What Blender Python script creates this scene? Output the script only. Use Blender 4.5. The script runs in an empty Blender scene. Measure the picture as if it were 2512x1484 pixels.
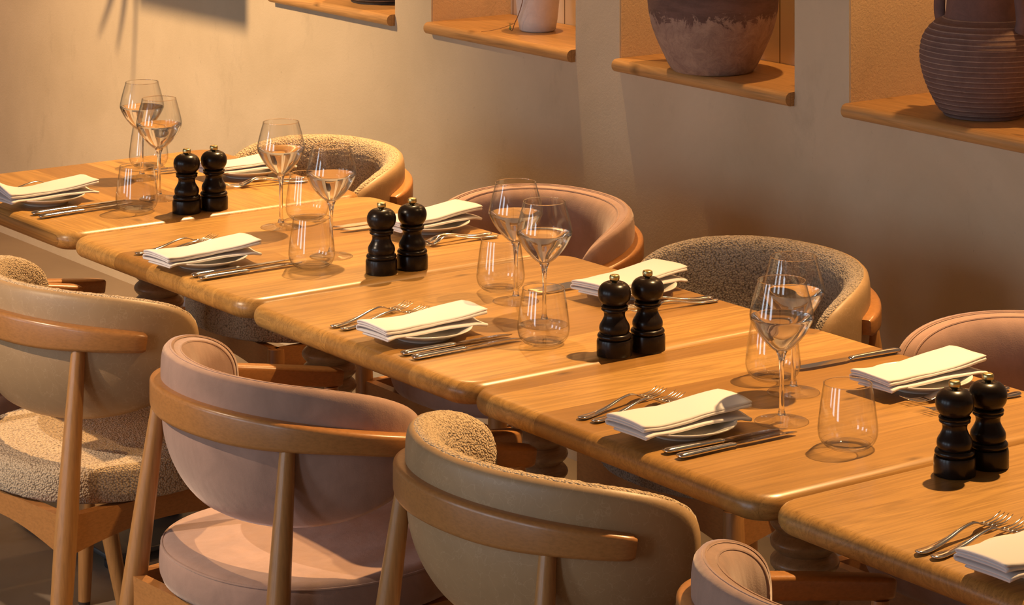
import bpy, bmesh, math, random
from mathutils import Vector, Matrix
random.seed(7)
PI = math.pi
S = bpy.context.scene
C = S.collection

# ------------------------------------------------------------------ camera
cam_d = bpy.data.cameras.new('camera')
cam = bpy.data.objects.new('camera', cam_d)
C.objects.link(cam)
CAM = Vector((3.595, -2.504, 1.918))
cam.location = CAM
yaw = math.atan2(0.811, 0.585)                 # view direction (-.811, .585, 0), level camera with a lens shift
cam.rotation_euler = (PI / 2, 0, yaw)
cam_d.sensor_width = 36
cam_d.lens = 6670 / 2512 * 36
cam_d.shift_y = -(742 + 844) / 2512
cam_d.clip_end = 60
S.camera = cam

# ------------------------------------------------------------------ view, world and lights
S.view_settings.view_transform = 'Standard'
S.view_settings.look = 'None'
S.view_settings.gamma = 1
S.view_settings.use_curve_mapping = False
S.view_settings.exposure = 0.0
w = bpy.data.worlds.new('world')
S.world = w
w.use_nodes = True
bg = w.node_tree.nodes['Background']
bg.inputs[0].default_value = (1.0, 0.76, 0.52, 1)
bg.inputs[1].default_value = 0.18

def spot(name, loc, target, power, color, size=50, blend=0.6, radius=0.025):
    d = bpy.data.lights.new(name, 'SPOT')
    d.energy = power; d.color = color; d.spot_size = math.radians(size); d.spot_blend = blend
    d.shadow_soft_size = radius
    o = bpy.data.objects.new(name, d); C.objects.link(o)
    o.location = loc
    o.rotation_euler = (Vector(target) - Vector(loc)).to_track_quat('-Z', 'Y').to_euler()
    return o

def area(name, loc, target, power, color, sx, sy):
    d = bpy.data.lights.new(name, 'AREA')
    d.shape = 'RECTANGLE'; d.size = sx; d.size_y = sy; d.energy = power; d.color = color
    o = bpy.data.objects.new(name, d); C.objects.link(o)
    o.location = loc
    o.rotation_euler = (Vector(target) - Vector(loc)).to_track_quat('-Z', 'Y').to_euler()
    return o

WARM = (1.0, 0.62, 0.27)
SOFT = (1.0, 0.76, 0.53)
# ceiling downlights over the row of tables, wall side
spot('downlight', (0.36, 1.13, 2.72), (0.55, 0.30, 0.75), 470, WARM, 74, 1.0)
spot('downlight', (-1.79, 1.23, 2.72), (-1.50, 0.30, 0.75), 500, WARM, 74, 1.0)
# downlights over the aisle in front of the near chairs
spot('downlight', (-1.25, -2.5, 2.72), (-0.80, -0.25, 0.5), 330, SOFT, 30, 0.5)
# far wall washer
spot('wall_washer', (-3.3, -0.6, 2.72), (-3.30, 1.41, 1.0), 540, (1.0, 0.65, 0.33), 62, 1.0, 0.07)
spot('downlight', (-5.6, 0.2, 2.72), (-5.2, 1.0, 0.8), 230, (1.0, 0.50, 0.18), 80, 1.0, 0.05)  # added orange fill for the far end of the wall, no real fitting
# small lamps in the heads of the wall niches
for nx in (-2.66, -1.88, -1.10, -0.32):
    spot('niche_lamp', (nx, 1.60, 1.95), (nx - 0.03, 1.52, 0.98), 30, (1.0, 0.55, 0.20), 110, 0.6, 0.012)
# tall windows behind the photographer
for i in range(3):
    area('window_light', (-3.2 + i * 2.3, -6.2, 1.6), (-3.0 + i * 2.3, 0, 1.0), 46, (0.72, 0.85, 1.0), 0.9, 2.2)

# ------------------------------------------------------------------ materials
def newmat(name):
    m = bpy.data.materials.new(name); m.use_nodes = True
    nt = m.node_tree
    return m, nt, nt.nodes['Principled BSDF']

def N(nt, typ, **kw):
    n = nt.nodes.new(typ)
    for k, v in kw.items():
        if k.startswith('i_'):
            n.inputs[k[2:].replace('_', ' ')].default_value = v
        else:
            setattr(n, k, v)
    return n

def math_n(nt, op, a, b=None, c=None):
    n = nt.nodes.new('ShaderNodeMath'); n.operation = op
    for i, v in enumerate((a, b, c)):
        if v is None: continue
        if isinstance(v, (int, float)): n.inputs[i].default_value = v
        else: nt.links.new(v, n.inputs[i])
    return n.outputs[0]

def mixc(nt, fac, a, b, blend='MIX'):
    n = nt.nodes.new('ShaderNodeMix'); n.data_type = 'RGBA'; n.blend_type = blend
    for idx, v in ((0, fac), (6, a), (7, b)):
        if isinstance(v, (int, float)): n.inputs[idx].default_value = v
        elif isinstance(v, tuple): n.inputs[idx].default_value = (*v, 1)
        else: nt.links.new(v, n.inputs[idx])
    return n.outputs[2]

def ramp(nt, fac, stops):
    n = nt.nodes.new('ShaderNodeValToRGB')
    el = n.color_ramp.elements
    while len(el) < len(stops): el.new(0.5)
    for e, (p, c) in zip(el, stops):
        e.position = p; e.color = (*c, 1) if len(c) == 3 else c
    nt.links.new(fac, n.inputs[0])
    return n.outputs[0]

def bump(nt, bsdf, height, strength, dist=0.002, normal=None):
    b = nt.nodes.new('ShaderNodeBump'); b.inputs['Strength'].default_value = strength
    b.inputs['Distance'].default_value = dist
    nt.links.new(height, b.inputs['Height'])
    if normal is not None: nt.links.new(normal, b.inputs['Normal'])
    nt.links.new(b.outputs[0], bsdf.inputs['Normal'])
    return b.outputs[0]

def coords(nt, scale=(1, 1, 1), rot=(0, 0, 0), loc=(0, 0, 0)):
    tc = nt.nodes.new('ShaderNodeTexCoord'); mp = nt.nodes.new('ShaderNodeMapping')
    mp.inputs['Scale'].default_value = scale; mp.inputs['Rotation'].default_value = rot
    mp.inputs['Location'].default_value = loc
    nt.links.new(tc.outputs['Object'], mp.inputs[0])
    return mp.outputs[0]

def noise(nt, vec, scale, detail=4, rough=0.5, dist=0.0, out=0):
    n = nt.nodes.new('ShaderNodeTexNoise')
    n.inputs['Scale'].default_value = scale; n.inputs['Detail'].default_value = detail
    n.inputs['Roughness'].default_value = rough; n.inputs['Distortion'].default_value = dist
    nt.links.new(vec, n.inputs['Vector'])
    return n.outputs[out]

def oak(name, planks=0.128, rotz=0.0, seed=0.0, c1=(0.31, 0.150, 0.037), c2=(0.54, 0.295, 0.083), rough=0.33):
    """oak boards running along local Y, each board its own tone, long grain, cathedral figure and a few knots"""
    m, nt, b = newmat(name)
    v = coords(nt, rot=(0, 0, rotz), loc=(seed, seed * 0.7, 0))
    sx = nt.nodes.new('ShaderNodeSeparateXYZ'); nt.links.new(v, sx.inputs[0])
    X = sx.outputs[0]; Y = sx.outputs[1]; Z = sx.outputs[2]
    idx = math_n(nt, 'FLOOR', math_n(nt, 'DIVIDE', X, planks))
    wn = nt.nodes.new('ShaderNodeTexWhiteNoise'); wn.noise_dimensions = '1D'; nt.links.new(idx, wn.inputs['W'])
    # per board offset of the pattern
    cb = nt.nodes.new('ShaderNodeCombineXYZ')
    nt.links.new(math_n(nt, 'ADD', X, math_n(nt, 'MULTIPLY', wn.outputs[0], 7.3)), cb.inputs[0])
    nt.links.new(math_n(nt, 'ADD', Y, math_n(nt, 'MULTIPLY', wn.outputs[0], 3.1)), cb.inputs[1])
    nt.links.new(Z, cb.inputs[2])
    pv = cb.outputs[0]
    mp = nt.nodes.new('ShaderNodeMapping'); mp.inputs['Scale'].default_value = (13, 0.9, 13); nt.links.new(pv, mp.inputs[0])
    big = noise(nt, mp.outputs[0], 1.0, 3, 0.5, 0.6)
    rings = math_n(nt, 'FRACT', math_n(nt, 'MULTIPLY', big, 13.0))
    rings = math_n(nt, 'ABSOLUTE', math_n(nt, 'SUBTRACT', rings, 0.5))          # 0..0.5
    mp2 = nt.nodes.new('ShaderNodeMapping'); mp2.inputs['Scale'].default_value = (460, 7, 460); nt.links.new(pv, mp2.inputs[0])
    fine = noise(nt, mp2.outputs[0], 1.0, 3, 0.6)
    base = mixc(nt, wn.outputs[0], c1, c2)
    dark = tuple(x * 0.62 for x in c1)
    k = math_n(nt, 'MULTIPLY', rings, 0.85)
    col = mixc(nt, math_n(nt, 'SUBTRACT', 0.42, k), base, dark)
    pore = ramp(nt, fine, [(0.30, (1, 1, 1)), (0.48, (0, 0, 0))])
    col = mixc(nt, math_n(nt, 'MULTIPLY', pore, 0.55), col, tuple(x * 0.5 for x in c1))
    # knots
    mp3 = nt.nodes.new('ShaderNodeMapping'); mp3.inputs['Scale'].default_value = (1, 0.45, 1); nt.links.new(pv, mp3.inputs[0])
    vo = nt.nodes.new('ShaderNodeTexVoronoi'); vo.voronoi_dimensions = '2D'; vo.inputs['Scale'].default_value = 5.5; nt.links.new(mp3.outputs[0], vo.inputs['Vector'])
    kn = ramp(nt, vo.outputs['Distance'], [(0.0, (1, 1, 1)), (0.055, (0, 0, 0))])
    gate = math_n(nt, 'GREATER_THAN', math_n(nt, 'FRACT', math_n(nt, 'MULTIPLY', big, 3.0)), 0.30)
    col = mixc(nt, math_n(nt, 'MULTIPLY', math_n(nt, 'MULTIPLY', kn, gate), 0.75), col, tuple(x * 0.22 for x in c1))
    # joint between boards
    fr = math_n(nt, 'FRACT', math_n(nt, 'DIVIDE', X, planks))
    edge = math_n(nt, 'LESS_THAN', fr, 0.008)
    col = mixc(nt, math_n(nt, 'MULTIPLY', edge, 0.35), col, tuple(x * 0.5 for x in c1))
    nt.links.new(col, b.inputs['Base Color'])
    b.inputs['Roughness'].default_value = rough
    b.inputs['Specular IOR Level'].default_value = 0.5
    bump(nt, b, fine, 0.10, 0.0006)
    return m

def simple_wood(name, c, rough=0.35, along='Z', coat=0.15):
    m, nt, b = newmat(name)
    sc = {'Z': (260, 260, 16), 'Y': (260, 16, 260), 'X': (120, 120, 300)}[along]
    v = coords(nt, scale=sc)
    n = noise(nt, v, 1.0, 3, 0.6, 0.1)
    col = ramp(nt, n, [(0.25, tuple(x * 0.80 for x in c)), (0.55, c), (0.8, tuple(min(1, x * 1.10) for x in c))])
    nt.links.new(col, b.inputs['Base Color'])
    b.inputs['Roughness'].default_value = rough
    b.inputs['Coat Weight'].default_value = coat
    b.inputs['Coat Roughness'].default_value = 0.25
    bump(nt, b, n, 0.06, 0.0006)
    return m

def velvet(name, c):
    m, nt, b = newmat(name)
    v = coords(nt)
    n1 = noise(nt, v, 14, 4, 0.6, 0.6); n2 = noise(nt, v, 420, 2, 0.6)
    col = mixc(nt, n1, tuple(x * 0.62 for x in c), tuple(min(1, x * 1.3) for x in c))
    nt.links.new(col, b.inputs['Base Color'])
    b.inputs['Roughness'].default_value = 0.85
    b.inputs['Sheen Weight'].default_value = 0.55
    b.inputs['Sheen Roughness'].default_value = 0.45
    b.inputs['Sheen Tint'].default_value = (1.0, 0.86, 0.80, 1)
    h = math_n(nt, 'ADD', math_n(nt, 'MULTIPLY', noise(nt, coords(nt, scale=(1, 1, 0.35)), 26, 2, 0.5), 3.0), math_n(nt, 'MULTIPLY', n2, 0.35))
    bump(nt, b, h, 0.35, 0.0018)
    return m

def boucle(name, c, dark):
    m, nt, b = newmat(name)
    v = coords(nt)
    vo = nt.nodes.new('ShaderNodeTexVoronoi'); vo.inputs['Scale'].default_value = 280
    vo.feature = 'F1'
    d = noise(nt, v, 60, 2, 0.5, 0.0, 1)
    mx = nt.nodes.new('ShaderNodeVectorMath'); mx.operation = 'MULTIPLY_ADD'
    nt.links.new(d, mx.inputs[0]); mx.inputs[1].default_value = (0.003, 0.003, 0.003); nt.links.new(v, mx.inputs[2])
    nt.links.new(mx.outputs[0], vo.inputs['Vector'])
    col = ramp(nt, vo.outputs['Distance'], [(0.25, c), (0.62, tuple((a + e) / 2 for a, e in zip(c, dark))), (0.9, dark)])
    nt.links.new(col, b.inputs['Base Color'])
    b.inputs['Roughness'].default_value = 0.95
    b.inputs['Sheen Weight'].default_value = 0.2
    inv = math_n(nt, 'SUBTRACT', 1.0, math_n(nt, 'POWER', vo.outputs['Distance'], 1.7))
    bump(nt, b, inv, 0.85, 0.0034)
    return m

def leather(name, c):
    m, nt, b = newmat(name)
    v = coords(nt)
    n1 = noise(nt, v, 9, 5, 0.6, 0.8)
    vo = nt.nodes.new('ShaderNodeTexVoronoi'); vo.feature = 'DISTANCE_TO_EDGE'; vo.inputs['Scale'].default_value = 34
    d = nt.nodes.new('ShaderNodeVectorMath'); d.operation = 'MULTIPLY_ADD'
    nt.links.new(noise(nt, v, 18, 3, 0.6, 0, 1), d.inputs[0]); d.inputs[1].default_value = (0.11, 0.11, 0.11); nt.links.new(v, d.inputs[2])
    nt.links.new(d.outputs[0], vo.inputs['Vector'])
    cr = ramp(nt, vo.outputs['Distance'], [(0.0, (1, 1, 1)), (0.025, (0, 0, 0))])
    col = mixc(nt, n1, tuple(x * 0.75 for x in c), tuple(min(1, x * 1.22) for x in c))
    col = mixc(nt, math_n(nt, 'MULTIPLY', cr, 0.20), col, (0.72, 0.52, 0.33))
    nt.links.new(col, b.inputs['Base Color'])
    b.inputs['Roughness'].default_value = 0.48
    bump(nt, b, math_n(nt, 'ADD', noise(nt, v, 300, 2), math_n(nt, 'MULTIPLY', n1, 3.0)), 0.12, 0.001)
    return m

def plaster(name, c, c2, rough_bump=0.25, scale=1.0):
    m, nt, b = newmat(name)
    v = coords(nt)
    a = noise(nt, v, 2.3 * scale, 6, 0.62, 0.4)
    b2 = noise(nt, coords(nt, scale=(1, 1, 0.5)), 7 * scale, 6, 0.7, 0.2)
    g = noise(nt, v, 160, 4, 0.7)
    col = mixc(nt, ramp(nt, a, [(0.3, (0, 0, 0)), (0.7, (1, 1, 1))]), c, c2)
    sp = ramp(nt, b2, [(0.58, (0, 0, 0)), (0.76, (1, 1, 1))])
    col = mixc(nt, math_n(nt, 'MULTIPLY', sp, 0.38), col, tuple(x * 0.6 for x in c))
    sp2 = ramp(nt, noise(nt, coords(nt, scale=(1, 1, 0.7)), 55, 5, 0.75, 0.5), [(0.66, (0, 0, 0)), (0.74, (1, 1, 1))])
    col = mixc(nt, math_n(nt, 'MULTIPLY', sp2, 0.42), col, tuple(x * 0.5 for x in c))
    nt.links.new(col, b.inputs['Base Color'])
    b.inputs['Roughness'].default_value = 0.9
    b.inputs['Specular IOR Level'].default_value = 0.25
    bump(nt, b, math_n(nt, 'ADD', g, math_n(nt, 'MULTIPLY', a, 2.0)), rough_bump, 0.0025)
    return m

def plain(name, c, rough=0.5, metal=0.0, **kw):
    m, nt, b = newmat(name)
    b.inputs['Base Color'].default_value = (*c, 1)
    b.inputs['Roughness'].default_value = rough
    b.inputs['Metallic'].default_value = metal
    for k, v in kw.items(): b.inputs[k.replace('_', ' ')].default_value = v
    return m

def thin_glass(name):
    m, nt, b = newmat(name)
    nt.nodes.remove(b)
    out = nt.nodes['Material Output']
    lw = nt.nodes.new('ShaderNodeLayerWeight'); lw.inputs['Blend'].default_value = 0.5
    f = lw.outputs['Facing']
    fac = math_n(nt, 'ADD', 0.045, math_n(nt, 'MULTIPLY', math_n(nt, 'POWER', f, 4.0), 0.70))
    tr = nt.nodes.new('ShaderNodeBsdfTransparent')
    tcol = ramp(nt, f, [(0.0, (1, 1, 1)), (0.75, (0.985, 0.985, 0.98)), (1.0, (0.40, 0.40, 0.40))])
    nt.links.new(tcol, tr.inputs[0])
    gl = nt.nodes.new('ShaderNodeBsdfGlossy'); gl.inputs['Roughness'].default_value = 0.02
    mx = nt.nodes.new('ShaderNodeMixShader')
    nt.links.new(fac, mx.inputs[0]); nt.links.new(tr.outputs[0], mx.inputs[1]); nt.links.new(gl.outputs[0], mx.inputs[2])
    nt.links.new(mx.outputs[0], out.inputs[0])
    return m

def solid_glass(name):
    m, nt, b = newmat(name)
    b.inputs['Base Color'].default_value = (1, 1, 1, 1)
    b.inputs['Roughness'].default_value = 0.0
    b.inputs['IOR'].default_value = 1.48
    b.inputs['Transmission Weight'].default_value = 1.0
    return m

OAK = oak('oak_boards')
OAKS = [oak('oak_top', seed=s) for s in (0.31, 1.13, 2.37, 3.71)]
OAKX = oak('oak_cross_boards', rotz=PI / 2, seed=0.9)
SHELF = oak('shelf_oak', planks=0.3, rotz=PI / 2, seed=4.4, c1=(0.50, 0.26, 0.085), c2=(0.55, 0.30, 0.11), rough=0.4)
PED = oak('pedestal_oak', planks=0.07, seed=1.9, c1=(0.36, 0.22, 0.11), c2=(0.42, 0.27, 0.14), rough=0.3)
BEECH = simple_wood('beech', (0.44, 0.205, 0.064), 0.34, 'Z')
BEECH_R = simple_wood('beech_rail', (0.42, 0.18, 0.052), 0.32, 'X')
VELVET = velvet('rose_velvet', (0.37, 0.22, 0.165))
BOUCLE = boucle('cream_boucle', (0.64, 0.47, 0.30), (0.26, 0.17, 0.095))
BOUCLE_SHADE = boucle('cream_boucle_shaded', (0.44, 0.35, 0.27), (0.15, 0.11, 0.08))  # the cream fabric again, with the shade put into its colour
LEATHER = leather('taupe_leather', (0.40, 0.25, 0.125))
WALL = plaster('wall_plaster', (0.50, 0.40, 0.27), (0.60, 0.485, 0.34))
NICHE = plaster('niche_plaster', (0.62, 0.44, 0.27), (0.66, 0.48, 0.30), 0.7)
FLOORM = plaster('floor_concrete', (0.22, 0.165, 0.12), (0.30, 0.23, 0.165), 0.05, 0.6)
FLOORM.node_tree.nodes['Principled BSDF'].inputs['Roughness'].default_value = 0.45
CEIL = plain('ceiling_paint', (0.5, 0.42, 0.33), 0.9)
BLACK = plain('mill_lacquer', (0.012, 0.007, 0.005), 0.27, 0, Specular_IOR_Level=0.25)
BRASS = plain('brass', (0.60, 0.50, 0.24), 0.32, 1.0)
STEEL = plain('cutlery_steel', (0.74, 0.72, 0.70), 0.10, 1.0)
PORC = plain('porcelain', (0.78, 0.74, 0.68), 0.18)
LINEN = plain('napkin_linen', (0.67, 0.62, 0.61), 0.9, 0, Sheen_Weight=0.2)
PLATE_METAL = plain('table_base_metal', (0.10, 0.10, 0.10), 0.45, 0.7)
RUBBER = plain('black_rubber', (0.015, 0.013, 0.012), 0.6)
DARKFELT = plain('glide', (0.06, 0.04, 0.03), 0.6)
GLASS = thin_glass('thin_glass')
CLEAR = plain('clear_body', (1, 0.985, 0.96), 0.0, 0, IOR=1.22, Transmission_Weight=1.0)
GLASS_S = solid_glass('solid_glass')

# ------------------------------------------------------------------ geometry helpers
def mesh_obj(name, verts, faces, mat, parent=None, smooth=True):
    me = bpy.data.meshes.new(name)
    me.from_pydata([tuple(v) for v in verts], [], faces)
    me.materials.append(mat)
    if smooth:
        me.polygons.foreach_set('use_smooth', [True] * len(me.polygons))
    me.update()
    o = bpy.data.objects.new(name, me); C.objects.link(o)
    if parent is not None: o.parent = parent
    return o

def fix_normals(o):
    bm = bmesh.new(); bm.from_mesh(o.data)
    bmesh.ops.recalc_face_normals(bm, faces=bm.faces)
    bm.to_mesh(o.data); bm.free()
    return o

def sharp(o, deg=40):
    """mark creases so flat faces stay flat under smooth shading"""
    bm = bmesh.new(); bm.from_mesh(o.data)
    bmesh.ops.recalc_face_normals(bm, faces=bm.faces)
    for e in bm.edges:
        if len(e.link_faces) == 2 and e.calc_face_angle(0) > math.radians(deg): e.smooth = False
    bm.to_mesh(o.data); bm.free()
    return o

def lathe(name, prof, mat, parent=None, seg=48, closed=True):
    """prof: list of (r, z) bottom to top"""
    V = []; F = []
    rings = []
    for r, z in prof:
        if r < 1e-6:
            rings.append([len(V)]); V.append((0, 0, z))
        else:
            rings.append(list(range(len(V), len(V) + seg)))
            V += [(r * math.cos(2 * PI * i / seg), r * math.sin(2 * PI * i / seg), z) for i in range(seg)]
    for a, b in zip(rings, rings[1:]):
        for i in range(seg):
            j = (i + 1) % seg
            if len(a) == 1 and len(b) == 1: continue
            if len(a) == 1: F.append((a[0], b[j], b[i]))
            elif len(b) == 1: F.append((a[i], a[j], b[0]))
            else: F.append((a[i], a[j], b[j], b[i]))
    o = mesh_obj(name, V, F, mat, parent)
    return sharp(o, 50)

def smooth_prof(pts, n=6):
    """catmull-rom through (r, z) points"""
    out = []
    P = [pts[0]] + list(pts) + [pts[-1]]
    for i in range(1, len(P) - 2):
        p0, p1, p2, p3 = P[i - 1], P[i], P[i + 1], P[i + 2]
        for k in range(n):
            t = k / n
            out.append(tuple(0.5 * ((2 * p1[d]) + (-p0[d] + p2[d]) * t + (2 * p0[d] - 5 * p1[d] + 4 * p2[d] - p3[d]) * t * t +
                                    (-p0[d] + 3 * p1[d] - 3 * p2[d] + p3[d]) * t ** 3) for d in range(len(p1))))
    out.append(tuple(pts[-1]))
    return [(max(0.0, p[0]),) + tuple(p[1:]) for p in out] if len(pts[0]) == 2 else out

def sweep(path, sect, name, mat, parent=None, up=Vector((0, 0, 1)), cap=True):
    """path: list of Vectors; sect(i, t) -> list of (a, b) offsets along side and up"""
    V = []; F = []; n = len(path); m = None
    for i, p in enumerate(path):
        a = path[max(0, i - 1)]; b = path[min(n - 1, i + 1)]
        t = (b - a).normalized()
        side = t.cross(up)
        if side.length < 1e-5: side = Vector((1, 0, 0))
        side.normalize(); u = side.cross(t).normalized()
        s = sect(i, i / (n - 1)); m = len(s)
        V += [p + side * x + u * y for x, y in s]
    for i in range(n - 1):
        for j in range(m):
            k = (j + 1) % m
            F.append((i * m + j, i * m + k, (i + 1) * m + k, (i + 1) * m + j))
    if cap:
        F.append(tuple(range(m))[::-1]); F.append(tuple((n - 1) * m + j for j in range(m)))
    o = mesh_obj(name, V, F, mat, parent)
    return sharp(o, 45)

def rrect(w, h, r, n=4):
    """rounded rectangle loop, w by h, corner radius r"""
    pts = []
    for cx, cy, a0 in ((w / 2 - r, h / 2 - r, 0), (-w / 2 + r, h / 2 - r, 90), (-w / 2 + r, -h / 2 + r, 180), (w / 2 - r, -h / 2 + r, 270)):
        for k in range(n + 1):
            a = math.radians(a0 + 90 * k / n)
            pts.append((cx + r * math.cos(a), cy + r * math.sin(a)))
    return pts

def bm_box(V, F, x0, x1, y0, y1, z0, z1):
    k = len(V)
    V += [(x0, y0, z0), (x1, y0, z0), (x1, y1, z0), (x0, y1, z0), (x0, y0, z1), (x1, y0, z1), (x1, y1, z1), (x0, y1, z1)]
    F += [(k, k + 3, k + 2, k + 1), (k + 4, k + 5, k + 6, k + 7), (k, k + 1, k + 5, k + 4), (k + 1, k + 2, k + 6, k + 5),
          (k + 2, k + 3, k + 7, k + 6), (k + 3, k, k + 4, k + 7)]

def box(name, x0, x1, y0, y1, z0, z1, mat, parent=None, bev=0.0, seg=2):
    V = []; F = []
    bm_box(V, F, x0, x1, y0, y1, z0, z1)
    o = mesh_obj(name, V, F, mat, parent, smooth=bev > 0)
    if bev > 0:
        bm = bmesh.new(); bm.from_mesh(o.data)
        bmesh.ops.bevel(bm, geom=bm.edges[:], offset=bev, segments=seg, affect='EDGES', profile=0.5)
        bm.to_mesh(o.data); bm.free()
    return o

def empty(name, loc, rz=0.0):
    o = bpy.data.objects.new(name, None); C.objects.link(o)
    o.location = loc; o.rotation_euler = (0, 0, rz); o.empty_display_size = 0.05
    return o

def tag(o, label, cat, group=None):
    o['label'] = label; o['category'] = cat
    if group: o['group'] = group
    return o

def copy_tree(o, parent=None):
    c = o.copy(); C.objects.link(c)
    if parent is not None: c.parent = parent
    for ch in list(o.children): copy_tree(ch, c)
    return c

def struct(o):
    o['kind'] = 'structure'; return o

# ------------------------------------------------------------------ room
WY = 1.41; WT = 0.25
NICHES = [(-3.75, -3.137), (-2.967, -2.354), (-2.185, -1.572), (-1.402, -0.792), (-0.621, -0.010), (0.162, 0.773)]
XA, XB = -9.0, 3.2
ZN0, ZN1, ZT = 0.965, 2.0, 2.8
V = []; F = []
bm_box(V, F, XA, XB, WY, WY + WT, 0, ZN0)
bm_box(V, F, XA, XB, WY, WY + WT, ZN1, ZT)
px = XA
for a, b in NICHES + [(XB, None)]:
    bm_box(V, F, px, a, WY, WY + WT, ZN0, ZN1)
    px = b
wall = struct(mesh_obj('wall_back', V, F, WALL, smooth=False))
# niche linings: jambs, head and tiled back
for i, (a, b) in enumerate(NICHES):
    V = []; F = []
    e = 0.0015
    bm_box(V, F, a, a + e, WY + 0.003, WY + WT, ZN0, ZN1)
    bm_box(V, F, b - e, b, WY + 0.003, WY + WT, ZN0, ZN1)
    bm_box(V, F, a, b, WY + 0.003, WY + WT, ZN1 - e, ZN1)
    struct(mesh_obj('trim_%d' % (i + 1), V, F, NICHE, smooth=False))
TILEB = newmat('niche_back_boards')
m, nt, b_ = TILEB
v_ = coords(nt); sx_ = nt.nodes.new('ShaderNodeSeparateXYZ'); nt.links.new(v_, sx_.inputs[0])
fx = math_n(nt, 'FRACT', math_n(nt, 'DIVIDE', sx_.outputs[0], 0.075))
ln = math_n(nt, 'LESS_THAN', fx, 0.05)
col_ = mixc(nt, ln, mixc(nt, noise(nt, v_, 9, 4), (0.60, 0.47, 0.32), (0.70, 0.56, 0.40)), (0.16, 0.09, 0.04))
nt.links.new(col_, b_.inputs['Base Color']); b_.inputs['Roughness'].default_value = 0.7
V = []; F = []
bm_box(V, F, XA, XB, WY + WT, WY + WT + 0.04, ZN0 - 0.1, ZN1 + 0.1)
struct(mesh_obj('wall_niche', V, F, m, smooth=False))
struct(box('floor', XA, 6.0, -7.0, WY + 0.05, -0.05, 0.0, FLOORM))
struct(box('ceiling', XA, 6.0, -7.0, WY + 0.3, ZT, ZT + 0.05, CEIL))
# oak niche shelves with rounded nosing
def shelf(a, b):
    prof = []
    z0, z1 = 0.950, 0.980
    yf = WY - 0.022
    for k in range(9):
        t = -PI / 2 - PI * k / 8
        prof.append((yf + 0.011 + 0.015 * math.cos(t) * 0.95, 0.965 + 0.015 * math.sin(t)))
    prof = [(WY + WT - 0.002, z0)] + prof + [(WY + WT - 0.002, z1)]
    # body behind the wall face stays above the masonry
    V = []; F = []
    n = len(prof)
    for x in (a + 0.001, b - 0.001):
        V += [(x, y, z) for y, z in prof]
    F.append(tuple(range(n))); F.append(tuple(range(2 * n - 1, n - 1, -1)))
    for i in range(n):
        j = (i + 1) % n
        F.append((i, i + n, j + n, j))
    return V, F, prof
shelf_lab = {1: 'oak shelf with rounded nosing in the furthest niche, under the black bowl',
             2: 'oak shelf with rounded nosing under the white pot with the vine',
             3: 'oak shelf with rounded nosing under the big weathered brown urn',
             4: 'oak shelf with rounded nosing under the ribbed jug, nearest of the niche shelves'}
for i in range(1, 5):
    a, b = NICHES[i]
    V, F, _ = shelf(a, b)
    V = [(x, y, max(z, 0.9655) if y > WY - 0.001 else z) for x, y, z in V]
    o = mesh_obj('niche_shelf', V, F, SHELF)
    sharp(o, 35); tag(o, shelf_lab[i], 'shelf', 'oak niche shelves')

# planter added out of view above the frame: its trough and stems shade the far end of the wall
t = tag(empty('shadow_planter', (-3.41, 1.0, 1.295)), 'slim unseen trough with trailing stems, added to shade the far wall', 'planter')
box('trough', -0.245, 0.25, -0.07, 0.07, 0.0, 0.16, BEECH_R, t, 0.004)
for sx in (-0.2, 0.2):
    sweep([Vector((sx, 0, 0.158)), Vector((sx, 0, ZT - 1.295))], lambda i, t_: [(0.003 * math.cos(a * PI / 3), 0.003 * math.sin(a * PI / 3)) for a in range(6)], 'cord', RUBBER, t)
GREEN = plain('stem_green', (0.10, 0.13, 0.04), 0.7)
for (x0, x1, z1, wd) in ((-0.262, -0.29, -0.245, 0.010), (-0.30, -0.37, -0.155, 0.024), (-0.34, -0.468, -0.13, 0.028), (-0.20, -0.255, -0.03, 0.014), (-0.25, -0.28, -0.03, 0.03)):
    pts = smooth_prof([(-0.22, 0.0, 0.155), ((x0 - 0.22) / 2, -0.02, 0.185), (x0, -0.03, 0.09), ((x0 + x1) / 2, -0.03, (0.05 + z1) / 2), (x1, -0.03, z1)], 6)
    nP = len(pts)
    o = sweep([Vector(p) for p in pts], lambda i, t_, wd=wd: [((0.002 + wd * 0.5 * math.sin(PI * min(1, t_ * 1.0)) ** 0.8) * math.cos(a * PI / 4), 0.0022 * math.sin(a * PI / 4)) for a in range(8)], 'stem', GREEN, t, up=Vector((0, 1, 0)))

# ------------------------------------------------------------------ vases in the niches
def at(px_, py_, z):
    D = (CAM.z - z) * 6670 / (py_ + 844); u = (px_ - 1256) / 6670 * D
    return (CAM.x + u * .585 - D * .811, CAM.y + u * .811 + D * .585)

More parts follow.
